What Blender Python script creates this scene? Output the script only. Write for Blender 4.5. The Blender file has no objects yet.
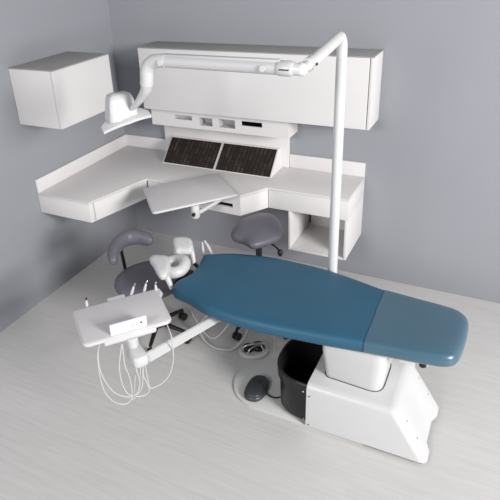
import bpy, bmesh, math, random
from mathutils import Vector, Matrix, Euler
random.seed(4)
sc = bpy.context.scene
COL = sc.collection
PI = math.pi

# ------------------------------------------------------------------ materials
def mat(name, col, rough=0.5, metal=0.0, spec=0.5, coat=0.0, noise=None, bump=None):
    m = bpy.data.materials.new(name); m.use_nodes = True
    nt = m.node_tree; b = nt.nodes['Principled BSDF']
    b.inputs['Base Color'].default_value = (*col, 1)
    b.inputs['Roughness'].default_value = rough
    b.inputs['Metallic'].default_value = metal
    b.inputs['Specular IOR Level'].default_value = spec
    b.inputs['Coat Weight'].default_value = coat
    b.inputs['Coat Roughness'].default_value = 0.15
    tc = nt.nodes.new('ShaderNodeTexCoord')
    if noise:                                   # faint colour variation: (scale, amount)
        n = nt.nodes.new('ShaderNodeTexNoise'); n.inputs['Scale'].default_value = noise[0]
        nt.links.new(tc.outputs['Object'], n.inputs['Vector'])
        r = nt.nodes.new('ShaderNodeValToRGB')
        a = noise[1]
        r.color_ramp.elements[0].position = .3; r.color_ramp.elements[1].position = .7
        r.color_ramp.elements[0].color = (*[c*(1-a) for c in col], 1)
        r.color_ramp.elements[1].color = (*[min(1, c*(1+a)) for c in col], 1)
        nt.links.new(n.outputs['Fac'], r.inputs['Fac'])
        nt.links.new(r.outputs['Color'], b.inputs['Base Color'])
    if bump:                                    # (scale, strength)
        n2 = nt.nodes.new('ShaderNodeTexNoise'); n2.inputs['Scale'].default_value = bump[0]
        nt.links.new(tc.outputs['Object'], n2.inputs['Vector'])
        bp = nt.nodes.new('ShaderNodeBump'); bp.inputs['Strength'].default_value = bump[1]
        bp.inputs['Distance'].default_value = 0.002
        nt.links.new(n2.outputs['Fac'], bp.inputs['Height'])
        nt.links.new(bp.outputs['Normal'], b.inputs['Normal'])
    return m

M = {}
M['wall'] = mat('wall_paint', (.305, .312, .342), .75, spec=.25, noise=(1.2, .02), bump=(60, .05))
M['laminate'] = mat('white_laminate', (.71, .69, .69), .45, spec=.35, noise=(3, .01))
M['counter'] = mat('counter_laminate', (.64, .615, .61), .40, spec=.35, noise=(3, .015))
M['cabtop_shade'] = mat('shade_painted_cabinet_top', (.33, .32, .31), .6, noise=(4, .04))  # darker than the fronts: shade on the cabinet tops put into the colour
M['plastic'] = mat('white_plastic', (.58, .58, .582), .28, spec=.45, noise=(5, .008))
M['painted'] = mat('white_painted_metal', (.64, .64, .64), .3, spec=.5, noise=(5, .008))
M['greyplastic'] = mat('light_grey_plastic', (.55, .55, .56), .4, noise=(5, .01))
M['mat'] = mat('grey_tray_mat', (.585, .562, .57), .5, spec=.3, noise=(8, .012))
M['panel'] = mat('control_panel_film', (.80, .80, .90), .3, noise=(8, .01))
M['black'] = mat('black_plastic', (.012, .011, .011), .35, spec=.4, noise=(6, .1))
M['rubber'] = mat('black_rubber', (.015, .015, .015), .6, noise=(6, .1))
M['pedal'] = mat('charcoal_plastic', (.040, .046, .052), .4, noise=(20, .06))
M['chrome'] = mat('chrome', (.75, .75, .76), .15, metal=1, noise=(5, .02))
M['leather'] = mat('grey_upholstery', (.120, .115, .140), .42, spec=.45, noise=(6, .04), bump=(180, .12))
M['blue'] = mat('blue_upholstery', (.022, .097, .165), .46, spec=.4, noise=(4, .05), bump=(220, .10))
M['cover'] = mat('clear_film_over_blue', (.050, .115, .165), .32, spec=.5, coat=.5, noise=(3, .06))
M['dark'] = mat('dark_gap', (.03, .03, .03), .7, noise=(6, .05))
M['hose'] = mat('hose_silicone', (.52, .52, .51), .45, noise=(8, .02))
M['plate'] = mat('pale_base_plate', (.60, .60, .585), .25, spec=.5, noise=(4, .02))
M['brown'] = mat('red_brown_tip', (.10, .02, .015), .4, noise=(10, .05))

def floor_material():
    m = bpy.data.materials.new('pale_plank_floor'); m.use_nodes = True
    nt = m.node_tree; b = nt.nodes['Principled BSDF']; L = nt.links
    tc = nt.nodes.new('ShaderNodeTexCoord')
    br = nt.nodes.new('ShaderNodeTexBrick')
    br.inputs['Scale'].default_value = 1.0
    br.inputs['Brick Width'].default_value = 1.3; br.inputs['Row Height'].default_value = .19
    br.inputs['Mortar Size'].default_value = .0012; br.inputs['Mortar Smooth'].default_value = .2
    br.inputs['Color1'].default_value = (.58, .568, .558, 1); br.inputs['Color2'].default_value = (.60, .587, .577, 1)
    br.inputs['Mortar'].default_value = (.545, .532, .522, 1); br.offset = .37
    L.new(tc.outputs['Object'], br.inputs['Vector'])
    mp = nt.nodes.new('ShaderNodeMapping'); mp.inputs['Scale'].default_value = (1.4, 26, 1)
    L.new(tc.outputs['Object'], mp.inputs['Vector'])
    n = nt.nodes.new('ShaderNodeTexNoise'); n.inputs['Scale'].default_value = 2.2; n.inputs['Detail'].default_value = 7
    n.inputs['Roughness'].default_value = .65; n.inputs['Distortion'].default_value = .6
    L.new(mp.outputs['Vector'], n.inputs['Vector'])
    r = nt.nodes.new('ShaderNodeValToRGB')
    r.color_ramp.elements[0].position = .32; r.color_ramp.elements[0].color = (.91, .905, .90, 1)
    r.color_ramp.elements[1].position = .68; r.color_ramp.elements[1].color = (1.03, 1.03, 1.03, 1)
    L.new(n.outputs['Fac'], r.inputs['Fac'])
    mx = nt.nodes.new('ShaderNodeMix'); mx.data_type = 'RGBA'; mx.blend_type = 'MULTIPLY'
    mx.inputs['Factor'].default_value = 1
    L.new(br.outputs['Color'], mx.inputs['A']); L.new(r.outputs['Color'], mx.inputs['B'])
    L.new(mx.outputs['Result'], b.inputs['Base Color'])
    b.inputs['Roughness'].default_value = .42; b.inputs['Specular IOR Level'].default_value = .35
    return m
M['floor'] = floor_material()

def screen_material():
    m = bpy.data.materials.new('dark_glass_screen'); m.use_nodes = True
    nt = m.node_tree; b = nt.nodes['Principled BSDF']; L = nt.links
    tc = nt.nodes.new('ShaderNodeTexCoord')
    mp = nt.nodes.new('ShaderNodeMapping'); mp.inputs['Scale'].default_value = (1, 1, 1)
    mp.inputs['Rotation'].default_value = (0, 0, PI/2)
    L.new(tc.outputs['UV'], mp.inputs['Vector'])
    br = nt.nodes.new('ShaderNodeTexBrick'); br.inputs['Scale'].default_value = 1
    br.inputs['Brick Width'].default_value = .30; br.inputs['Row Height'].default_value = .075
    br.inputs['Mortar Size'].default_value = .012; br.inputs['Bias'].default_value = 0
    br.inputs['Color1'].default_value = (.022, .017, .015, 1); br.inputs['Color2'].default_value = (.070, .054, .046, 1)
    br.inputs['Mortar'].default_value = (.012, .009, .008, 1)
    L.new(mp.outputs['Vector'], br.inputs['Vector'])
    n = nt.nodes.new('ShaderNodeTexNoise'); n.inputs['Scale'].default_value = 5
    L.new(tc.outputs['UV'], n.inputs['Vector'])
    mx = nt.nodes.new('ShaderNodeMix'); mx.data_type = 'RGBA'
    mx.inputs['B'].default_value = (.022, .017, .015, 1)
    r = nt.nodes.new('ShaderNodeValToRGB'); r.color_ramp.elements[0].position = .35; r.color_ramp.elements[1].position = .65
    L.new(n.outputs['Fac'], r.inputs['Fac']); L.new(r.outputs['Color'], mx.inputs['Factor'])
    L.new(br.outputs['Color'], mx.inputs['A']); L.new(mx.outputs['Result'], b.inputs['Base Color'])
    b.inputs['Roughness'].default_value = .35; b.inputs['Specular IOR Level'].default_value = .25
    return m
M['screen'] = screen_material()

# ------------------------------------------------------------------ mesh helpers
def finish(bm, ang=38):
    bmesh.ops.recalc_face_normals(bm, faces=bm.faces)
    for f in bm.faces: f.smooth = True
    for e in bm.edges:
        if len(e.link_faces) == 2:
            e.smooth = e.calc_face_angle(0) < math.radians(ang)
    return bm

def obj(name, bm, m, parent=None, ang=38, sub=0, label=None):
    finish(bm, ang)
    me = bpy.data.meshes.new(name)
    if parent is not None:
        off = Vector((0, 0, 0)); p = parent
        while p is not None: off += Vector(p.location); p = p.parent
        bmesh.ops.translate(bm, verts=bm.verts, vec=-off)
    bm.to_mesh(me); bm.free()
    o = bpy.data.objects.new(name, me); COL.objects.link(o)
    me.materials.append(M[m] if isinstance(m, str) else m)
    if parent is not None: o.parent = parent
    if sub:
        s = o.modifiers.new('subdivision', 'SUBSURF'); s.levels = sub; s.render_levels = sub
    if label: o['label'] = label
    return o

def thing(name, label, cat, loc, group=None):
    o = bpy.data.objects.new(name, None); COL.objects.link(o)
    o.location = loc; o.empty_display_size = .1
    o['label'] = label; o['category'] = cat
    if group: o['group'] = group
    return o

def tag(o, label, cat, group=None):
    o['label'] = label; o['category'] = cat
    if group: o['group'] = group
    return o

def box(x0, x1, y0, y1, z0, z1, bev=0.0, seg=3, bm=None, mtx=None):
    bm = bm or bmesh.new()
    vs = [bm.verts.new((x, y, z)) for z in (z0, z1) for y in (y0, y1) for x in (x0, x1)]
    fs = [bm.faces.new([vs[i] for i in q]) for q in ((0,2,3,1),(4,5,7,6),(0,1,5,4),(2,6,7,3),(0,4,6,2),(1,3,7,5))]
    if bev:
        es = {e for f in fs for e in f.edges}
        r = bmesh.ops.bevel(bm, geom=list(es), offset=bev, segments=seg, profile=.5, affect='EDGES')
        vs = {v for v in vs if v.is_valid} | set(r['verts'])
    if mtx is not None:
        bmesh.ops.transform(bm, matrix=mtx, verts=[v for v in vs if v.is_valid])
    return bm

def loft(rings, cap=True, bm=None, closed=True):
    """rings: lists of 3D points of equal length"""
    bm = bm or bmesh.new()
    R = [[bm.verts.new(p) for p in r] for r in rings]
    n = len(R[0])
    for a, b in zip(R, R[1:]):
        for i in range(n if closed else n-1):
            j = (i+1) % n
            bm.faces.new((a[i], a[j], b[j], b[i]))
    if cap:
        bm.faces.new(R[0]); bm.faces.new(R[-1])
    return bm

def prism(poly, z0, z1, bev=0.0, seg=3, bm=None):
    own = bm is None
    bm = bm or bmesh.new()
    before = set(bm.verts)
    loft([[(x, y, z0) for x, y in poly], [(x, y, z1) for x, y in poly]], bm=bm)
    if bev:
        new = [v for v in bm.verts if v not in before]
        es = {e for v in new for e in v.link_edges}
        bmesh.ops.recalc_face_normals(bm, faces=list({f for v in new for f in v.link_faces}))
        es = [e for e in es if e.calc_face_angle(0) > .35]
        bmesh.ops.bevel(bm, geom=es, offset=bev, segments=seg, profile=.5, affect='EDGES')
    return bm

def catmull(pts, n=6, closed=False):
    P = [Vector(p) for p in pts]; out = []
    N = len(P)
    rng = range(N if closed else N-1)
    for i in rng:
        if closed: p0, p1, p2, p3 = P[(i-1) % N], P[i], P[(i+1) % N], P[(i+2) % N]
        else: p0, p1, p2, p3 = P[max(i-1, 0)], P[i], P[i+1], P[min(i+2, N-1)]
        for k in range(n):
            t = k/n
            out.append(.5*((2*p1)+(-p0+p2)*t+(2*p0-5*p1+4*p2-p3)*t*t+(-p0+3*p1-3*p2+p3)*t**3))
    if not closed: out.append(P[-1])
    return out

def tube(pts, r, seg=12, bm=None, round_end=False, flat=1.0, up=None):
    """sweep of a round (or flattened) section along points; r a number or a list"""
    bm = bm or bmesh.new()
    P = [Vector(p) for p in pts]; N = len(P)
    rr = list(r) if isinstance(r, (list, tuple)) else [r]*N
    T = []
    for i in range(N):
        t = (P[min(i+1, N-1)]-P[max(i-1, 0)]); t.normalize(); T.append(t)
    u = Vector(up) if up else (Vector((0, 0, 1)) if abs(T[0].z) < .9 else Vector((1, 0, 0)))
    rings = []
    for i in range(N):
        u = u - T[i]*u.dot(T[i]); u.normalize(); w = T[i].cross(u)
        rings.append([P[i]+(u*math.cos(a)*rr[i]+w*math.sin(a)*rr[i]*flat) for a in [2*PI*k/seg for k in range(seg)]])
    if round_end:
        def endcap(i, s):
            out = []
            c = rings[i]; 
            for k in (1, 2, 3):
                a = k*PI/2/3.3
                out.append([P[i]+(q-P[i])*math.cos(a)+T[i]*s*rr[i]*math.sin(a)*min(1, flat) for q in c])
            return out
        rings = list(reversed(endcap(0, -1)))+rings+endcap(N-1, 1)
    return loft(rings, bm=bm)

def lathe(cx, cy, prof, seg=28, bm=None, sx=1, sy=1, rot=0, power=2.0):
    rings = []
    def cs(a):
        c, s = math.cos(a), math.sin(a)
        e = 2/power
        return (math.copysign(abs(c)**e, c), math.copysign(abs(s)**e, s))
    for r, z in prof:
        ring = []
        for k in range(seg):
            c, s = cs(2*PI*k/seg); x, y = c*r*sx, s*r*sy
            ring.append((cx+x*math.cos(rot)-y*math.sin(rot), cy+x*math.sin(rot)+y*math.cos(rot), z))
        rings.append(ring)
    return loft(rings, bm=bm)

def rod(a, b, r, seg=14, bm=None): return tube([a, b], r, seg, bm)

def ball(c, r, bm=None, s=(1, 1, 1), mtx=None, seg=16):
    bm = bm or bmesh.new()
    m = Matrix.Translation(c) @ (mtx or Matrix.Identity(4)) @ Matrix.Diagonal((*[r*k for k in s], 1))
    bmesh.ops.create_uvsphere(bm, u_segments=seg, v_segments=seg//2+2, radius=1, matrix=m)
    return bm

def panel_holes(x0, x1, z0, z1, holes, y0, y1):
    bm = bmesh.new()
    xs = sorted({x0, x1, *[h[0] for h in holes], *[h[1] for h in holes]})
    zs = sorted({z0, z1, *[h[2] for h in holes], *[h[3] for h in holes]})
    def solid(i, j):
        if not (0 <= i < len(xs)-1 and 0 <= j < len(zs)-1): return False
        cx, cz = (xs[i]+xs[i+1])/2, (zs[j]+zs[j+1])/2
        return not any(h[0] < cx < h[1] and h[2] < cz < h[3] for h in holes)
    def q(*p): bm.faces.new([bm.verts.new(v) for v in p])
    for i in range(len(xs)-1):
        for j in range(len(zs)-1):
            if not solid(i, j): continue
            a, b, c, d = xs[i], xs[i+1], zs[j], zs[j+1]
            q((a,y0,c),(b,y0,c),(b,y0,d),(a,y0,d)); q((a,y1,c),(a,y1,d),(b,y1,d),(b,y1,c))
            if not solid(i-1, j): q((a,y0,c),(a,y0,d),(a,y1,d),(a,y1,c))
            if not solid(i+1, j): q((b,y0,c),(b,y1,c),(b,y1,d),(b,y0,d))
            if not solid(i, j-1): q((a,y0,c),(a,y1,c),(b,y1,c),(b,y0,c))
            if not solid(i, j+1): q((a,y0,d),(b,y0,d),(b,y1,d),(a,y1,d))
    bmesh.ops.remove_doubles(bm, verts=bm.verts, dist=1e-5)
    return bm

def struct(name, bm, m):
    o = obj(name, bm, m); o['kind'] = 'structure'; return o

# ------------------------------------------------------------------ the studio set
struct('floor', box(0, 7, -7, 0, -.05, 0), 'floor')
struct('wall_back', box(-.1, 7, 0, .1, -.05, 3.4), 'wall')
struct('wall_left', box(-.1, 0, -7, 0, -.05, 3.4), 'wall')

# ------------------------------------------------------------------ wall cabinets
G = 'white wall cabinets'
t = thing('wall_cabinet', 'small white wall cabinet on the left wall', 'cabinet', (.19, -.855, 1.377), G)
obj('cabinet_body', box(.002, .360, -1.147, -.560, 1.377, 1.757, .002), 'laminate', t)
obj('top_panel', box(.002, .379, -1.1465, -.5605, 1.757, 1.7645, .0015), 'cabtop_shade', t, label='top panel with shade painted into its grey')
obj('door', box(.3625, .381, -1.147, -.560, 1.377, 1.757, .002), 'laminate', t)

t = thing('wall_cabinet', 'long white wall cabinet on the back wall behind the lamp arm', 'cabinet', (1.31, -.13, 1.285), G)
obj('cabinet_body', box(.426, 2.2055, -.241, -.002, 1.285, 1.7505, .002), 'laminate', t)
obj('top_panel', box(.4265, 2.205, -.2625, -.002, 1.7505, 1.758, .0015), 'cabtop_shade', t, label='top panel with shade painted into its grey')
obj('side_panel', box(2.187, 2.2056, -.264, -.241, 1.285, 1.7505, .0015), 'laminate', t)
obj('door', box(.4262, 2.182, -.264, -.2445, 1.285, 1.7505, .002), 'laminate', t)

# dispenser unit with four slots
t = thing('dispenser_unit', 'white dispenser box with four slots under the long wall cabinet', 'dispenser', (1.03, -.1, 1.14))
holes = [(.659, .819, 1.203, 1.238), (.880, .998, 1.172, 1.235), (1.049, 1.190, 1.173, 1.238), (1.242, 1.411, 1.204, 1.240)]
obj('front_panel', panel_holes(.445, 1.6165, 1.14, 1.284, holes, -.198, -.186), 'laminate', t)
bm = box(.445, 1.6165, -.186, -.003, 1.14, 1.150)
box(.445, .457, -.186, -.003, 1.150, 1.284, bm=bm); box(1.6045, 1.6165, -.186, -.003, 1.150, 1.284, bm=bm)
box(.457, 1.6045, -.186, -.003, 1.276, 1.284, bm=bm)
obj('housing', bm, 'laminate', t)
for i, (a, b, c, d) in enumerate(holes):
    dep = .035 if i == 0 else .075
    bm = bmesh.new()
    w = .004; A, B_, C_, D = a-w, b+w, c-w, d+w; Y0 = -.186; Y1 = Y0+dep
    box(A, B_, Y1, Y1+w, C_, D, bm=bm); box(A, a, Y0, Y1, C_, D, bm=bm); box(b, B_, Y0, Y1, C_, D, bm=bm)
    box(a, b, Y0, Y1, C_, c, bm=bm); box(a, b, Y0, Y1, d, D, bm=bm)
    obj('slot_tray', bm, 'black' if i == 3 else 'greyplastic', t, label='black slot lining' if i == 3 else None)


# ------------------------------------------------------------------ corner counter
t = thing('wall_counter', 'white corner counter wrapping along the left and back walls', 'counter', (.6, -.3, .689))
ZB, ZT = .689, .848
top_poly = [(.003, -.003), (2.1405, -.003), (2.1405, -.441), (1.555, -.441), (1.427, -.640), (.622, -.607), (.480, -1.1255), (.003, -1.1255)]
inner = [(.012, -.012), (2.132, -.012), (2.132, -.423), (1.545, -.423), (1.418, -.620), (.606, -.589), (.466, -1.112), (.012, -1.112)]
obj('worktop', prism(top_poly, ZT-.018, ZT, .0015, 2), 'counter', t)
obj('underside', prism(inner, ZB+.002, ZB+.014), 'laminate', t)
def wallstrip(a, b, z0, z1, th=.018):
    """vertical board whose outer face runs a->b (board lies to the left of a->b)"""
    a, b = Vector((*a, 0)), Vector((*b, 0)); d = (b-a).normalized(); n = Vector((-d.y, d.x, 0))*th
    return prism([(a.x, a.y), (b.x, b.y), ((b+n).x, (b+n).y), ((a+n).x, (a+n).y)], z0, z1, .0012, 2)
zf = ZT-.0185
# boards run so that the counter's inside lies to the left of their direction
obj('end_panel', wallstrip((.003, -1.1255), (.480, -1.1255), ZB, zf), 'laminate', t)
d = (Vector((.622, -.607))-Vector((.480, -1.1255)))
p0 = Vector((.480, -1.1255)); f1 = p0+d*.07; f2 = p0+d*.078
obj('filler_strip', wallstrip(tuple(p0), tuple(f1), ZB, zf), 'laminate', t)
obj('front_panel', wallstrip(tuple(f2), (.622, -.607), ZB, zf), 'laminate', t)
# middle front with the dark pull recess
mx0, mx1 = .630, 1.427
def fy(x): return -.607+(x-.622)/(1.427-.622)*(-.033)
bm = panel_holes(mx0, mx1, ZB, zf, [(1.185, 1.365, .742, .773)], 0, .018)
for v in bm.verts: v.co.y += fy(v.co.x)
obj('drawer_front', bm, 'laminate', t)
bm = box(1.17, 1.38, fy(1.17)+.026, fy(1.17)+.030, .732, .782)
obj('pull_recess', bm, 'black', t, label='black drawer pull recess')
obj('corner_panel', wallstrip((1.427, -.640), (1.555, -.441), ZB, zf), 'laminate', t)
obj('front_panel', wallstrip((1.557, -.441), (2.1405, -.441), ZB, zf), 'laminate', t)
obj('end_panel', wallstrip((2.1405, -.4225), (2.1405, -.003), ZB, zf), 'laminate', t)
obj('backsplash', box(.003, .020, -1.1255, -.003, ZT, .950, .0015), 'laminate', t)
obj('backsplash', box(.020, .447, -.020, -.003, ZT, .950, .0015), 'laminate', t)
obj('backsplash', box(1.558, 2.1405, -.020, -.003, ZT, .954, .0015), 'laminate', t)

# open shelf box under the right end
t = thing('open_shelf_box', 'white open shelf box hanging under the right end of the counter', 'shelf', (1.92, -.2, .371))
obj('side_panel', box(2.123, 2.1405, -.4405, -.003, .371, .688, .0015), 'laminate', t)
obj('side_panel', box(1.710, 1.727, -.4405, -.003, .371, .688, .0015), 'laminate', t)
obj('bottom_panel', box(1.728, 2.122, -.4400, -.003, .371, .388, .0015), 'laminate', t)
bm = panel_holes(1.728, 2.122, .389, .686, [(1.728, 1.745, .40, .66)], -.030, -.020)
obj('back_panel', bm, 'laminate', t)

# ------------------------------------------------------------------ monitor console
t = thing('monitor_console', 'white console with two tilted dark screens on the counter', 'console', (1.03, -.15, .849))
obj('back_panel', box(.448, 1.556, -.040, -.003, .849, 1.139, .002), 'laminate', t)
y0, z0c, y1, z1c = -.283, .8495, -.082, 1.004
bm = loft([[(.560, y0, z0c), (.560, -.041, z0c), (.540, -.041, z1c), (.540, y1, z1c)],
           [(1.508, y0, z0c), (1.508, -.041, z0c), (1.490, -.041, z1c), (1.490, y1, z1c)]])
obj('wedge_housing', bm, 'laminate', t)
sn = Vector((0, -(z1c-z0c), (y1-y0))); sn.normalize()
def screen(xa, xb, xc, xd):
    lo, hi = Vector((0, y0, z0c)), Vector((0, y1, z1c)); dd = hi-lo
    a = lo+dd*.035; b = lo+dd*.985
    front = [Vector((xa, a.y, a.z)), Vector((xb, a.y, a.z)), Vector((xd, b.y, b.z)), Vector((xc, b.y, b.z))]
    bm = loft([[p+sn*.0005 for p in front], [p+sn*.006 for p in front]])
    uv = bm.loops.layers.uv.new('UVMap')
    for f in bm.faces:
        for l in f.loops:
            co = l.vert.co
            l[uv].uv = ((co.x-xa)/.45, (co.z-z0c)/.155*.6)
    return bm
obj('display_screen', screen(.572, 1.022, .552, 1.010), 'screen', t)
obj('display_screen', screen(1.046, 1.500, 1.034, 1.482), 'screen', t)

# ------------------------------------------------------------------ pull-out tray at the counter
t = thing('pull_out_tray', 'large grey tray with white rim swung out in front of the corner counter', 'tray', (1.30, -.70, .69))
trp = [Vector(p) for p in ((.731, -.815), (1.112, -.365), (1.432, -.672), (1.030, -1.145))]
def round_poly(pts, r, n=5):
    out = []; N = len(pts)
    for i in range(N):
        p, a, b = pts[i], pts[i-1], pts[(i+1) % N]
        rr = r[i] if isinstance(r, (list, tuple)) else r
        da = (a-p).normalized(); db = (b-p).normalized()
        s, e = p+da*rr, p+db*rr
        for k in range(n+1):
            u = k/n
            out.append(s*(1-u)**2+p*2*u*(1-u)+e*u*u)
    return out
def inset(pts, d):
    N = len(pts); out = []
    area = sum(pts[i].x*pts[(i+1) % N].y-pts[(i+1) % N].x*pts[i].y for i in range(N))
    sg = 1 if area > 0 else -1
    for i in range(N):
        tg = (pts[(i+1) % N]-pts[i-1]); tg.normalize()
        out.append(pts[i]+Vector((-tg.y, tg.x))*d*sg)
    return out
def slab(pts, z0, z1, r):
    """thin slab with softly rounded edges"""
    rings = []
    for dz, din in ((0, r), (r*.3, r*.3), (r, 0)):
        rings.append([(p.x, p.y, z0+dz) for p in inset(pts, din)])
    for dz, din in ((r, 0), (r*.3, r*.3), (0, r)):
        rings.append([(p.x, p.y, z1-dz) for p in inset(pts, din)])
    return loft(rings)
rp = round_poly(trp, [.02, .02, .02, .035])
obj('tray_body', slab(rp, .857, .873, .006), 'plastic', t, ang=60)
obj('tray_mat', slab(inset(round_poly(trp, [.018, .018, .018, .03]), .009), .8731, .8748, .0007), 'mat', t, label='grey tray mat')
bm = tube([(1.212, -.905, .788), (1.232, -.850, .790), (1.270, -.640, .790)], [.018, .016, .015], 12, flat=.7)
obj('support_arm', bm, 'painted', t)
obj('pivot_block', lathe(1.212, -.900, [(.026, .762), (.030, .768), (.030, .835), (.026, .8565)], 20), 'painted', t)
bm = tube([(1.216, -.926, .800), (1.222, -.948, .800)], .012, 14, round_end=False)
obj('clamp_knob', bm, 'black', t, label='black clamp knob')

# ------------------------------------------------------------------ dental chair
t = thing('dental_chair', 'flat blue dental treatment chair on a white base', 'chair', (2.3, -1.43, 0))
# floor plate with a round end
c = Vector((1.975, -1.43)); R = .225
arc = [(c.x+R*math.cos(a), c.y+R*math.sin(a)) for a in [PI/2+PI*k/28 for k in range(29)]]
plate = [Vector(p) for p in arc]+[Vector((2.60, -1.650)), Vector((2.60, -1.210))]
fp = obj('floor_plate', slab(plate, .0005, .012, .003), 'plate', t)
# base body: trapezoid with a shallow channel at the foot end
def endpoly(xl, xr, y0, y1, dent, z):
    yc0, yc1 = y0+.28*(y1-y0), y1-.28*(y1-y0)
    return [(xl, y0, z), (xr, y0, z), (xr, yc0-.03, z), (xr-dent, yc0+.02, z), (xr-dent, yc1-.02, z), (xr, yc1+.03, z), (xr, y1, z), (xl, y1, z)]
bm = loft([endpoly(2.280, 2.925, -1.660, -1.205, .022, .019), endpoly(2.280, 2.745, -1.655, -1.208, 0, .303)])
def chosen(e):
    a, b = e.verts[0].co, e.verts[1].co
    if a.z > .29 and b.z > .29: return not (a.x < 2.29 and b.x < 2.29)
    if abs(a.z-b.z) > .2 and a.x > 2.5: return (a.y < -1.64 and b.y < -1.64) or (a.y > -1.22 and b.y > -1.22)
    return False
es = [e for e in bm.edges if chosen(e)]
bmesh.ops.recalc_face_normals(bm, faces=bm.faces)
bmesh.ops.bevel(bm, geom=es, offset=.034, segments=6, profile=.5, affect='EDGES', clamp_overlap=True)
base = obj('base_body', bm, 'plastic', t, ang=30)
obj('shadow_strip', box(2.283, 2.895, -1.654, -1.212, .0125, .019), 'dark', base)  # dark strip added as the shadow line under the base
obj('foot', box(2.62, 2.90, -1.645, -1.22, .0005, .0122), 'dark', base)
for (x, y, z_) in ((2.297, -1.6605, .030), (2.297, -1.6605, .235)):
    obj('screw', rod((x, y+.002, z_), (x, y-.001, z_), .004, 10), 'pedal', base)
nrm = Vector((.83, 0, .55)).normalized()
for (x, y) in ((2.80, -1.60), (2.86, -1.60), (2.80, -1.26), (2.86, -1.26)):
    z_ = .302-(x-2.745)*(.272/.173)
    p = Vector((x, y, z_)); obj('screw', rod(p-nrm*.003, p+nrm*.0012, .004, 10), 'pedal', base)
# black half-round tub at the head end of the base
def tubring(ax, by, z, x_l=2.279, n=30, pw=2.5):
    pts = []
    for k in range(n+1):
        a = PI/2+PI*k/n; c_, s_ = math.cos(a), math.sin(a)
        pts.append((x_l+math.copysign(abs(c_)**(2/pw), c_)*ax, -1.4325+math.copysign(abs(s_)**(2/pw), s_)*by, z))
    return pts
prof = [(.200, .188, .0125), (.212, .205, .03), (.214, .209, .235), (.226, .224, .242), (.228, .2265, .30), (.224, .222, .305), (.214, .212, .304), (.208, .206, .285), (.20, .19, .03), (.02, .02, .028)]
tub = obj('half_round_tub', loft([tubring(*p) for p in prof]), 'black', t, ang=30)
for p in ((2.262, -1.640, .04), (2.262, -1.659, .255)):
    obj('screw', ball(p, .004, seg=8), 'greyplastic', tub)
# lift column under the seat
cp = round_poly([Vector(p) for p in ((2.335, -1.590), (2.335, -1.262), (2.668, -1.262), (2.668, -1.590))], [.03, .03, .07, .07])
cp0 = round_poly([Vector(p) for p in ((2.345, -1.545), (2.345, -1.272), (2.652, -1.272), (2.652, -1.560))], [.03, .03, .07, .07])
bm = loft([[(p.x, p.y, .29) for p in cp0], [(p.x, p.y, .33) for p in cp0], [(p.x, p.y, .50) for p in cp], [(p.x, p.y, .555) for p in cp], [(p.x, p.y, .563) for p in inset(cp, .008)]])
obj('lift_column', bm, 'plastic', t)
# dark seam where the column enters the base
gp = inset(cp0, -.006)
gp = [Vector((p.x, p.y)) for p in gp]
obj('column_gap', loft([[(p.x, p.y, .296) for p in gp], [(p.x, p.y, .3035) for p in gp]]), 'dark', base)
# underframe below the upholstery
obj('seat_frame', box(1.62, 2.86, -1.55, -1.20, .545, .585, .01), 'painted', t)
obj('frame_bracket', box(2.72, 2.80, -1.572, -1.535, .548, .576, .004), 'painted', t)
obj('frame_knob', rod((2.835, -1.565, .562), (2.835, -1.565, .590), .018, 14), 'black', t, label='black underframe knob')
# upholstery
far = [(1.43, -1.135), (1.581, -1.062), (1.806, -1.018), (2.005, -1.015), (2.2, -1.030), (2.394, -1.072), (2.553, -1.112), (2.713, -1.128), (2.844, -1.140), (2.930, -1.156)]
foot = [(2.978, -1.192), (2.999, -1.245), (3.000, -1.373), (2.988, -1.501), (2.970, -1.550)]
near = [(2.925, -1.578), (2.824, -1.597), (2.686, -1.611), (2.558, -1.626), (2.397, -1.648), (2.243, -1.664), (2.084, -1.680), (1.894, -1.685), (1.686, -1.662), (1.548, -1.612)]
head = [(1.446, -1.590), (1.411, -1.552), (1.398, -1.502), (1.410, -1.461), (1.430, -1.412), (1.437, -1.353), (1.430, -1.285), (1.410, -1.205), (1.404, -1.160)]
outline = [Vector((p.x, p.y)) for p in catmull([(x, y, 0) for x, y in far+foot+near+head], 5, True)]
def pad(pts, grow=0.0, zg=0.0):
    prof = [(.030, .578), (.018, .582), (.006, .594), (0, .610), (.001, .625), (.006, .640), (.014, .651), (.026, .6575)]
    rings = [[(p.x, p.y, z+zg) for p in inset(pts, d_-grow)] for d_, z in prof]
    return rings
def mid(p, x0=1.60, x1=2.84): return Vector((min(x1, max(x0, p[0])), -1.375+(2.2-p[0])*.02))
rings = pad(outline)
def towards(r_, f, z, **k):
    return [(p[0]+(mid(p, **k).x-p[0])*f, p[1]+(mid(p, **k).y-p[1])*f, z) for p in r_]
last, first = rings[-1], rings[0]
rings = [towards(first, 1, .576), towards(first, .5, .577)]+rings+[towards(last, f, z) for f, z in ((.12, .6605), (.3, .6625), (.65, .6635), (1, .6637))]
bm = loft(rings, cap=False)
bmesh.ops.remove_doubles(bm, verts=bm.verts, dist=1e-5)
obj('upholstery', bm, 'blue', t, ang=60)
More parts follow.
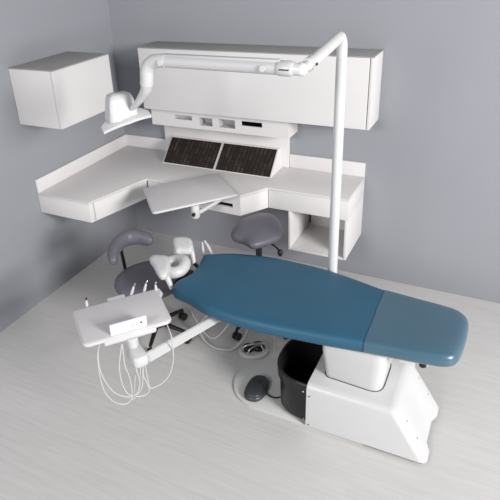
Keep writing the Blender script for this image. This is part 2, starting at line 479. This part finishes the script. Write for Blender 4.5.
# clear film cover over the foot end: cut the same outline at x > 2.553
cut = 2.553
fp_ = [(2.5535, -1.112), (2.60, -1.1165), (2.713, -1.128), (2.844, -1.140), (2.930, -1.156)]+foot+[(2.925, -1.578), (2.824, -1.597), (2.686, -1.611), (2.60, -1.621), (2.560, -1.6258)]
ol = [Vector((p.x, p.y)) for p in catmull([(x, y, 0) for x, y in fp_], 5, False)]
def openinset(pts, d):
    N = len(pts); out = []
    for i in range(N):
        a, b = pts[max(i-1, 0)], pts[min(i+1, N-1)]
        tg = (b-a).normalized(); out.append(pts[i]+Vector((tg.y, -tg.x))*d)   # interior on the right (clockwise)
    return out
prof = [(.018, .582), (.006, .594), (0, .610), (.001, .625), (.006, .640), (.014, .651), (.026, .6575)]
rings = []
for d_, z_ in prof:
    r_ = openinset(ol, d_-.004)
    rings.append([(p.x, p.y, z_+.0025) for p in r_])
last = rings[-1]
for f, z_ in ((.12, .6605), (.3, .6625), (.65, .6635), (1, .6637)):
    rings.append(towards(last, f, z_+.0025, x0=2.5535))
bm = bmesh.new()
RR = [[bm.verts.new(p) for p in r] for r in rings]
n = len(RR[0])
for a, b in zip(RR, RR[1:]):
    for i in range(n-1): bm.faces.new((a[i], a[i+1], b[i+1], b[i]))
bmesh.ops.remove_doubles(bm, verts=bm.verts, dist=1e-5)
cov = obj('foot_cover', bm, 'cover', t, ang=60, label='glossy clear cover over the foot end')
# headrest
ring = []
hc = Vector((1.318, -1.380, .672))
pts = [hc+Vector((.066*math.cos(a)*1.05, .066*math.sin(a)*1.1, .008*math.sin(2*a))) for a in [2*PI*k/28 for k in range(29)]]
bm = tube(pts[:-1], .037, 14)
bmesh.ops.delete(bm, geom=[f for f in bm.faces if len(f.verts) > 4], context='FACES')
bm.verts.ensure_lookup_table()
bmesh.ops.bridge_loops(bm, edges=[e for e in bm.edges if len(e.link_faces) == 1])
hr = obj('headrest', bm, 'plastic', t, ang=80, label='white ring headrest')
def puff(pts, n1, th):
    """soft pad: outline points (3D), pushed along n1"""
    n1 = Vector(n1).normalized()
    P = catmull(pts, 4, True); c = sum(P, Vector())/len(P)
    rings = []
    for k, s in ((-1, .55), (-.9, .82), (-.5, .97), (0, 1), (.5, .97), (.9, .82), (1, .55)):
        rings.append([c+(p-c)*s+n1*th*.5*k for p in P])
    return loft(rings)
lw = [(1.193, -1.452, .722), (1.187, -1.405, .722), (1.231, -1.392, .725), (1.290, -1.393, .728), (1.345, -1.452, .718), (1.372, -1.535, .700), (1.352, -1.565, .695), (1.308, -1.545, .705), (1.250, -1.496, .715)]
obj('side_wing', puff(lw, (.1, -.1, 1), .055), 'plastic', hr, ang=80)
rw = [(1.213, -1.207, 0.728), (1.207, -1.172, 0.731), (1.258, -1.142, 0.731), (1.312, -1.145, 0.728), (1.355, -1.195, 0.718), (1.372, -1.240, 0.705), (1.345, -1.262, 0.701), (1.318, -1.272, 0.703), (1.285, -1.290, 0.705), (1.25, -1.255, 0.718)]
obj('side_wing', puff(rw, (.1, -.1, 1), .052), 'plastic', hr, ang=80)
bm = tube([(1.345, -1.515, .700), (1.366, -1.520, .66), (1.395, -1.535, .615)], [.020, .017, .014], 12)
obj('wing_post', bm, 'plastic', hr)
bm = tube([(1.262, -1.235, .730), (1.270, -1.262, .690), (1.290, -1.300, .655)], [.022, .020, .018], 12)
obj('wing_post', bm, 'plastic', hr)
bm = tube([(1.345, -1.215, .730), (1.362, -1.225, .680), (1.382, -1.245, .625)], [.019, .017, .014], 12)
obj('wing_post', bm, 'plastic', hr)
bm = box(-.085, .085, -.02, .02, -.018, .018, .006, mtx=Matrix.Translation((1.392, -1.395, .605)) @ Matrix.Rotation(PI/2-.08, 4, 'Z'))
rod((1.385, -1.535, .62), (1.44, -1.53, .60), .012, 12, bm); rod((1.375, -1.24, .63), (1.45, -1.27, .60), .012, 12, bm)
obj('headrest_mount', bm, 'black', t, label='black headrest mount')
# suction hose looping below the head end and the thin cable
bm = tube(catmull([(1.75, -1.38, .53), (1.55, -1.27, .36), (1.35, -1.19, .10), (1.391, -1.223, .022), (1.485, -1.269, .014), (1.561, -1.270, .014), (1.632, -1.233, .02), (1.690, -1.17, .10), (1.76, -1.15, .35), (1.82, -1.2, .53)], 8), .0085, 10)
obj('suction_hose', bm, 'hose', t)
bm = tube(catmull([(1.46, -1.42, .57), (1.40, -1.38, .45), (1.45, -1.40, .33), (1.60, -1.45, .25), (1.75, -1.45, .45), (1.80, -1.4, .55)], 8), .003, 8)
obj('cable', bm, 'greyplastic', t)
# instruments of the assistant side, in a small holder at the head end
ah = obj('instrument_holder', box(-.030, .030, -.012, .012, -.010, .010, .004, mtx=Matrix.Translation((1.375, -1.066, .585)) @ Matrix.Rotation(.5, 4, 'Z')), 'greyplastic', t)
for (x, y, z_, dx, dy) in ((1.350, -1.070, .61, -.02, .03), (1.405, -1.045, .615, -.065, .02)):
    bm = tube([(x, y, z_-.03), (x+dx*.5, y+dy*.5, z_+.02), (x+dx, y+dy, z_+.055)], [.010, .011, .007], 10)
    obj('syringe', bm, 'greyplastic', ah)

# ------------------------------------------------------------------ foot controls
t = thing('foot_pedal', 'dark charcoal foot pedal on the pale round floor plate', 'pedal', (1.92, -1.515, .012))
def oval(cx, cy, a, b, rot, n=40, pw=2.6):
    out = []
    for k in range(n):
        c_, s_ = math.cos(2*PI*k/n), math.sin(2*PI*k/n)
        x, y = math.copysign(abs(c_)**(2/pw), c_)*a, math.copysign(abs(s_)**(2/pw), s_)*b
        out.append(Vector((cx+x*math.cos(rot)-y*math.sin(rot), cy+x*math.sin(rot)+y*math.cos(rot))))
    return out
lp = oval(1.921, -1.517, .064, .106, .06)
rings = [[(p.x, p.y, z_) for p in inset(lp, d_)] for d_, z_ in ((.006, .0122), (0, .018), (0, .030), (.004, .038), (.012, .043), (.02, .045))]
obj('pedal_body', loft(rings), 'pedal', t, ang=50)
pc = Vector((1.918, -1.515))
l2 = oval(1.922, -1.545, .048, .064, .06)
obj('tread', loft([[(p.x, p.y, .0448) for p in l2], [(p.x, p.y, .050) for p in inset(l2, .003)], [(p.x, p.y, .052) for p in inset(l2, .012)]]), 'pedal', t, ang=50)
obj('cable', tube(catmull([(1.975, -1.52, .022), (2.01, -1.535, .017), (2.05, -1.535, .016), (2.072, -1.52, .018)], 5), .0045, 8), 'rubber', t)

t = thing('foot_controller', 'white oval foot controller with black pads behind the round floor plate', 'foot controller', (1.76, -1.19, 0))
fo = [Vector((1.76+.098*math.cos(a)*(math.cos(.5))-.075*math.sin(a)*math.sin(.5), -1.200+.098*math.cos(a)*math.sin(.5)+.075*math.sin(a)*math.cos(.5))) for a in [2*PI*k/36 for k in range(36)]]
obj('base_ring', loft([[(p.x, p.y, z_) for p in inset(fo, d_)] for d_, z_ in ((.004, .0005), (0, .006), (0, .020), (.006, .027), (.018, .028), (.022, .022))]), 'greyplastic', t, ang=50)
for (x, y, r) in ((1.725, -1.205, .036), (1.778, -1.168, .042)):
    obj('pad', lathe(x, y, [(r, .018), (r, .042), (r-.006, .050), (r*.5, .053)], 22), 'black', t, ang=50)
obj('guard_bow', tube(catmull([(1.705, -1.245, .028), (1.715, -1.245, .070), (1.765, -1.215, .085), (1.825, -1.170, .070), (1.832, -1.165, .028)], 6), .006, 10), 'chrome', t)
obj('guard_bow', tube(catmull([(1.745, -1.262, .026), (1.755, -1.240, .060), (1.80, -1.190, .068), (1.835, -1.195, .026)], 6), .005, 10), 'chrome', t)
obj('cable', tube(catmull([(1.845, -1.165, .02), (1.88, -1.14, .012), (1.90, -1.16, .10), (1.90, -1.25, .40), (1.90, -1.30, .55)], 7), .004, 8), 'hose', t)

# ------------------------------------------------------------------ delivery unit
t = thing('delivery_unit', 'white delivery table with grey mat on an arm left of the blue chair', 'instrument table', (1.55, -2.05, .5))
tp = [Vector(p) for p in ((1.114, -2.076), (1.420, -1.716), (1.656, -1.932), (1.362, -2.284))]
ZD = .74
rp = round_poly(tp, [.03, .03, .04, .04])
obj('tray_body', slab(rp, ZD-.022, ZD, .008), 'plastic', t, ang=60)
obj('tray_mat', slab(inset(round_poly(tp, [.025, .025, .03, .03]), .010), ZD+.0002, ZD+.002, .0008), 'mat', t, label='grey tray mat')
ax = (tp[1]-tp[0]).normalized(); ay = (tp[3]-tp[0]).normalized()
AX = Vector((ax.x, ax.y, 0)); AY = Vector((ay.x, ay.y, 0))
rotz = math.atan2(ax.y, ax.x)
def loc(u, v, z): 
    p = Vector((tp[0].x, tp[0].y, 0))+AX*u+AY*v; return Vector((p.x, p.y, z))
def obox(u, v, z, su, sv, sz, bev, seg=3, bm=None, rx=0):
    return box(-su/2, su/2, -sv/2, sv/2, -sz/2, sz/2, bev, seg, bm, Matrix.Translation(loc(u, v, z)) @ Matrix.Rotation(rotz, 4, 'Z') @ Matrix.Rotation(rx, 4, 'X'))
obj('front_bracket', obox(.235, .285, ZD-.024, .27, .090, .036, .012), 'plastic', t)
obj('back_lip', obox(.245, -.012, ZD-.012, .10, .045, .022, .008), 'plastic', t)
cpn = obj('control_panel', obox(.235, .306, ZD+.032, .185, .012, .066, .003, rx=.10), 'panel', t, label='pale lilac control panel')
bm = bmesh.new()
mt = Matrix.Translation(loc(.235, .306, ZD+.032)) @ Matrix.Rotation(rotz, 4, 'Z') @ Matrix.Rotation(.10, 4, 'X')
for (u, z_, su, sz) in ((.020, .004, .005, .004), (.020, -.010, .005, .004), (.040, .008, .005, .004), (.040, -.004, .005, .004), (.064, .004, .011, .010)):
    box(u-su/2, u+su/2, -.0066, -.0058, z_-sz/2, z_+sz/2, bm=bm, mtx=mt)
obj('key_mark', bm, 'rubber', cpn)
# joint under the bracket and the support arm
obj('pivot_post', rod((1.510, -2.095, .650), (1.510, -2.095, .712), .032, 22), 'plastic', t)
jp = [Vector(p) for p in ((1.462, -2.110), (1.515, -2.052), (1.632, -2.125), (1.585, -2.195))]
obj('joint_block', slab(round_poly(jp, [.03, .03, .032, .032], 8), .592, .656, .014), 'plastic', t, ang=60)
bm = tube([(1.603, -2.125, .622), (1.712, -1.60, .530), (1.765, -1.34, .500)], [.034, .030, .027], 4, flat=1.15)
bmesh.ops.bevel(bm, geom=list(bm.edges), offset=.006, segments=2, affect='EDGES')
obj('support_arm', bm, 'plastic', t)
obj('arm_mount', box(1.70, 1.83, -1.44, -1.27, .515, .548, .006), 'painted', t)
# hoses
hoses = [
 [(1.385, -2.165, .715), (1.425, -2.25, .712), (1.440, -2.281, .665), (1.438, -2.284, .565), (1.444, -2.277, .474), (1.463, -2.252, .400), (1.489, -2.220, .361), (1.513, -2.191, .359), (1.526, -2.165, .395), (1.535, -2.14, .50), (1.54, -2.12, .56)],
 [(1.385, -2.165, .715), (1.425, -2.25, .712), (1.439, -2.278, .644), (1.447, -2.268, .547), (1.468, -2.242, .457), (1.493, -2.211, .410), (1.524, -2.173, .388), (1.56, -2.135, .42), (1.575, -2.12, .55)],
 [(1.506, -2.17, .715), (1.501, -2.206, .604), (1.500, -2.207, .501), (1.510, -2.195, .428), (1.528, -2.173, .392), (1.547, -2.149, .409), (1.556, -2.138, .463), (1.553, -2.142, .530), (1.544, -2.140, .575)],
 [(1.510, -2.17, .715), (1.518, -2.185, .605), (1.526, -2.175, .519), (1.528, -2.173, .434), (1.523, -2.179, .383), (1.531, -2.160, .37), (1.55, -2.14, .44), (1.56, -2.12, .55)],
 [(1.573, -2.11, .560), (1.571, -2.120, .501), (1.579, -2.109, .436), (1.582, -2.106, .385), (1.562, -2.130, .368), (1.536, -2.163, .382)],
 [(1.671, -1.950, .715), (1.674, -1.985, .68), (1.677, -1.989, .633), (1.675, -1.991, .541), (1.659, -2.011, .455), (1.633, -2.043, .412), (1.601, -2.082, .399), (1.586, -2.101, .409), (1.582, -2.105, .481), (1.580, -2.106, .555)],
]
hoses[5][0] = (1.610, -1.930, .715)
for h in hoses:
    obj('instrument_hose', tube(catmull(h, 6), .0032, 8), 'hose', t)
# handpieces behind the back edge
def handpiece(u, v, lean, hgt, tip, kind='plastic'):
    a = loc(u, v, ZD-.03); b = a+Vector((lean[0], lean[1], hgt))
    bm = tube([a, a+(b-a)*.3, a+(b-a)*.55, a+(b-a)*.9, b], [.006, .008, .0085, .006, .0045], 10)
    h = obj('handpiece', bm, kind, t)
    bm = tube([b, b+Vector((lean[0]*.2+.004, lean[1]*.2, .012))], [.0055, .0045], 10, round_end=True)
    obj('handpiece_tip', bm, tip, h)
handpiece(.085, -.010, (-.004, .006), .062, 'brown')
handpiece(.320, -.015, (.014, .030), .065, 'chrome', 'greyplastic')
handpiece(.395, -.012, (.010, .024), .065, 'chrome', 'greyplastic')
handpiece(.462, .020, (-.004, .006), .065, 'chrome')
obj('holder_arm', tube([loc(.45, .09, ZD-.012), loc(.478, .05, ZD-.012), loc(.470, .012, ZD-.010)], [.014, .013, .016], 12, round_end=True), 'plastic', t)

# ------------------------------------------------------------------ operating light
t = thing('operating_light', 'white operating light on a tall bent pole behind the blue chair', 'lamp', (2.2, -1.0, 0))
px, py = 2.205, -.985
obj('pole_base', lathe(px, py, [(.075, .0005), (.075, .012), (.05, .02), (.04, .06), (.034, .07)], 28), 'painted', t)
obj('pole', rod((px, py, .0675), (px, py, 1.885), .0285, 24), 'painted', t)
el = catmull([(px, py, 1.8855), (px, py, 1.93), (px-.001, py-.004, 1.965), (px-.002, py-.024, 1.992), (px-.003, py-.06, 1.998), (px-.004, -1.25, 1.977), (px-.005, -1.455, 1.958)], 6)
obj('elbow_arm', tube(el, .0275, 22), 'painted', t)
jn = obj('arm_joint', tube([(2.200, -1.440, 1.9595), (2.199, -1.485, 1.9555)], .0305, 22, round_end=False), 'painted', t, ang=60)
obj('joint_neck', tube([(2.199, -1.484, 1.9555), (2.196, -1.530, 1.952)], .021, 18), 'painted', t)
obj('joint_ball', ball((2.192, -1.552, 1.951), .030), 'painted', t)
bm = box(-.002, .002, -.012, .012, -.006, .006, mtx=Matrix.Translation((2.2305, -1.465, 1.957)))
obj('joint_mark', bm, 'rubber', jn)
bm = tube([(2.195, -1.560, 1.951), (2.165, -1.562, 1.952), (2.14, -1.56, 1.953)], [.026, .026, .028], 18)
obj('arm_knuckle', bm, 'painted', t)
bm = tube([(2.145, -1.5605, 1.953), (2.10, -1.5605, 1.953)], .034, 20, round_end=True)
kn = obj('arm_end_cap', bm, 'plastic', t)
obj('knuckle_slot', box(2.105, 2.150, -1.5965, -1.592, 1.951, 1.956), 'rubber', kn)
bm = tube([(2.10, -1.560, 1.953), (1.50, -1.560, 1.957)], .030, 20)
obj('spring_arm', bm, 'greyplastic', t, label='grey spring arm')
obj('arm_cover', box(1.50, 2.10, -1.575, -1.545, 1.975, 1.991, .005), 'greyplastic', t)
for x in (2.03, 1.505):
    obj('arm_bolt', rod((x, -1.592, 1.955), (x, -1.600, 1.955), .014, 16), 'painted', t)
nk = catmull([(1.515, -1.560, 1.957), (1.470, -1.560, 1.957), (1.428, -1.560, 1.944), (1.402, -1.560, 1.912), (1.394, -1.558, 1.870), (1.386, -1.555, 1.835)], 6)
obj('neck', tube(nk, .033, 20), 'plastic', t)
nk2 = catmull([(1.387, -1.555, 1.838), (1.372, -1.548, 1.805), (1.335, -1.535, 1.765), (1.295, -1.525, 1.728), (1.245, -1.505, 1.690)], 6)
obj('fork', tube(nk2, [.031-.018*k/(len(nk2)-1) for k in range(len(nk2))], 18), 'plastic', t)
# lamp head: rounded housing on a wide curved reflector plate
PA, PB = Vector((1.122, -1.622, 1.598)), Vector((1.279, -1.400, 1.640))
PN = Vector((.80, -.57, -.38))
def plate_pt(u, v, side):
    # u along the wing, v across
    wv = .052*(1-.62*abs(u)**2.2)
    p = PA.lerp(PB, (u+1)/2)+PN*(v*wv)
    p.z += .040*(1-u*u)-.010*v*v*(1-abs(u))+side
    return p
bm = bmesh.new(); NU, NV = 24, 8
grid = {}
for s, off in ((0, 0), (1, -.014)):
    for i in range(NU+1):
        for j in range(NV+1):
            grid[s, i, j] = bm.verts.new(plate_pt(-1+2*i/NU, -1+2*j/NV, off))
for i in range(NU):
    for j in range(NV):
        bm.faces.new((grid[0,i,j], grid[0,i+1,j], grid[0,i+1,j+1], grid[0,i,j+1]))
        bm.faces.new((grid[1,i,j], grid[1,i,j+1], grid[1,i+1,j+1], grid[1,i+1,j]))
    bm.faces.new((grid[0,i,0], grid[1,i,0], grid[1,i+1,0], grid[0,i+1,0]))
    bm.faces.new((grid[0,i,NV], grid[0,i+1,NV], grid[1,i+1,NV], grid[1,i,NV]))
for j in range(NV):
    bm.faces.new((grid[0,0,j], grid[0,0,j+1], grid[1,0,j+1], grid[1,0,j]))
    bm.faces.new((grid[0,NU,j], grid[1,NU,j], grid[1,NU,j+1], grid[0,NU,j+1]))
obj('reflector', bm, 'plastic', t, ang=50)
hx = Vector((PB-PA).xy).normalized(); hy = Vector((-hx.y, hx.x))
hc2 = Vector((1.172, -1.512))
b0 = [hx*a+hy*b for a, b in ((-.078, -.058), (.085, -.046), (.085, .055), (-.078, .055))]
rb = round_poly(b0, .025, 4)
def hring(s, sh, z):
    return [(hc2.x+p.x*s+sh[0], hc2.y+p.y*s+sh[1], z) for p in rb]
bm = loft([hring(1.04, (0, 0), 1.632), hring(1.0, (0, 0), 1.66), hring(.84, (-.006, .004), 1.735), hring(.74, (-.008, .006), 1.756), hring(.52, (-.010, .006), 1.766)])
obj('lamp_housing', bm, 'plastic', t, ang=50)

# ------------------------------------------------------------------ stools
def stool(label, cx, cy, seat_z, star_r, a0):
    t = thing('stool', label, 'stool', (cx, cy, 0), 'dental stools with grey upholstery')
    obj('stem', rod((cx, cy, .10), (cx, cy, seat_z-.075), .022, 18), 'black', t)
    obj('hub', lathe(cx, cy, [(.03, .075), (.042, .08), (.040, .13), (.028, .15)], 20), 'black', t)
    for k in range(5):
        a = a0+2*PI*k/5; d = Vector((math.cos(a), math.sin(a), 0)); n = Vector((-d.y, d.x, 0))
        c0 = Vector((cx, cy, 0))
        bm = tube([c0+d*.03+Vector((0, 0, .105)), c0+d*(star_r*.6)+Vector((0, 0, .094)), c0+d*star_r+Vector((0, 0, .082))], [.018, .015, .012], 10)
        leg = obj('leg', bm, 'black', t)
        w = c0+d*(star_r+.004)
        bm = bmesh.new()
        for s in (-1, 1):
            tube([w+n*s*.006+Vector((0, 0, .0275)), w+n*s*.023+Vector((0, 0, .0275))], .027, 18, bm)
        tube([w+Vector((0, 0, .03)), w+Vector((0, 0, .086))], .009, 10, bm)
        obj('caster', bm, 'rubber', leg)
    return t
# stool with backrest
sx, sy = 1.075, -1.285
t = stool('grey stool with curved backrest behind the delivery table', sx, sy, .49, .222, .02)
prof = [(.12, .412), (.20, .418), (.232, .435), (.240, .455), (.236, .472), (.222, .486), (.18, .494), (.10, .492), (.02, .488)]
obj('seat', lathe(sx-.01, sy-.015, prof, 40, sx=1.0, sy=.90, rot=math.radians(48)), 'leather', t, ang=80)
obj('seat_plate', box(sx-.10, sx+.10, sy-.06, sy+.06, .398, .414, .004), 'black', t)
ba = catmull([(.920, -1.470, .690), (.886, -1.420, .708), (.858, -1.335, .72), (.866, -1.245, .722), (.925, -1.195, .718), (.985, -1.188, .712), (1.010, -1.192, .710)], 6)
n = len(ba)
rad = [.055*min(1, math.sin(PI*(.10+.80*k/(n-1)))**.35) for k in range(n)]
br = obj('backrest', tube([p+Vector((.012, -.010, -.012)) for p in ba], rad, 16, round_end=True, flat=.80), 'leather', t, ang=80)
bm = tube(catmull([(1.02, -1.31, .405), (.90, -1.275, .400), (.842, -1.262, .42), (.836, -1.265, .50), (.850, -1.290, .60), (.876, -1.330, .70)], 6), .012, 12)
obj('backrest_stem', bm, 'black', t)
# saddle stool
sx, sy, sz = 1.650, -.835, .72
t = stool('grey saddle stool behind the far edge of the blue chair', sx, sy, sz, .285, -1.75)
obj('seat_plate', box(sx-.08, sx+.08, sy-.08, sy+.08, sz-.078, sz-.060, .004), 'black', t)
so = [(1.484, -.905), (1.520, -.968), (1.604, -.983), (1.682, -1.020), (1.735, -.974), (1.805, -.845), (1.773, -.722), (1.672, -.591), (1.550, -.585), (1.470, -.715), (1.474, -.815)]
sp = catmull([(x, y, 0) for x, y in so], 4, True)
def saddle_ring(s, z, bow=.0):
    out = []
    for p in sp:
        d = p-Vector((1.63, -.80, 0))
        a = d.normalized().dot(Vector((.85, -.52, 0)).normalized()) if d.length > 1e-6 else 0
        out.append((1.63+d.x*s, -.80+d.y*s, z-bow*s*s*a*a))
    return out
rings = [saddle_ring(.55, sz-.065), saddle_ring(.88, sz-.060), saddle_ring(.97, sz-.045), saddle_ring(1.0, sz-.026), saddle_ring(.985, sz-.010, .004), saddle_ring(.93, sz+.002, .008), saddle_ring(.80, sz+.012, .012), saddle_ring(.55, sz+.016, .012), saddle_ring(.25, sz+.016, .01)]
obj('seat', loft(rings), 'leather', t, ang=80)
bm = tube([(sx+.04, sy+.02, sz-.085), (sx+.12, sy-.005, sz-.10), (sx+.155, sy-.02, sz-.115)], .006, 10)
lv = obj('lever', bm, 'black', t)
obj('lever_knob', ball((sx+.165, sy-.027, sz-.128), .019, s=(1, 1, 1.35)), 'black', lv)

# ------------------------------------------------------------------ light
def area(name, loc, target, sx_, sy_, power, col=(1, 1, 1)):
    l = bpy.data.lights.new(name, 'AREA'); l.shape = 'RECTANGLE'; l.size = sx_; l.size_y = sy_
    l.energy = power; l.color = col
    o = bpy.data.objects.new(name, l); COL.objects.link(o)
    o.location = loc
    o.rotation_euler = (Vector(target)-Vector(loc)).to_track_quat('-Z', 'Y').to_euler()
    return o
area('studio_softbox', (7.6, -3.7, 3.0), (1.4, -.9, .7), 1.7, 1.7, 490, (1, .985, .97))
area('studio_softbox', (.9, -6.9, 3.4), (1.3, -.4, 1.1), 1.8, 1.6, 118, (1, .99, .98))
w = bpy.data.worlds.new('studio'); sc.world = w; w.use_nodes = True
w.node_tree.nodes['Background'].inputs['Color'].default_value = (.90, .95, 1, 1)
w.node_tree.nodes['Background'].inputs['Strength'].default_value = .25

# ------------------------------------------------------------------ camera
cam = bpy.data.cameras.new('camera'); co = bpy.data.objects.new('camera', cam); COL.objects.link(co)
pi_, ya, ro = [math.radians(a) for a in (26.280499708, -28.250196093, -3.10627206)]
fw = Vector((math.sin(ya)*math.cos(pi_), math.cos(ya)*math.cos(pi_), -math.sin(pi_)))
r = fw.cross(Vector((0, 0, 1))).normalized(); u = r.cross(fw)
r2 = r*math.cos(ro)+u*math.sin(ro); u2 = -r*math.sin(ro)+u*math.cos(ro)
co.matrix_world = Matrix(((r2.x, u2.x, -fw.x, 3.017497), (r2.y, u2.y, -fw.y, -3.864777), (r2.z, u2.z, -fw.z, 2.475586), (0, 0, 0, 1)))
cam.sensor_fit = 'HORIZONTAL'; cam.sensor_width = 36
cam.lens = 564.6384*36/500
cam.shift_x = (250-223.109)/500; cam.shift_y = (215.4854-250)/500
cam.clip_start = .05
sc.camera = co
sc.view_settings.view_transform = 'Standard'; sc.view_settings.look = 'None'
sc.view_settings.gamma = 1; sc.view_settings.exposure = .10; sc.view_settings.use_curve_mapping = False
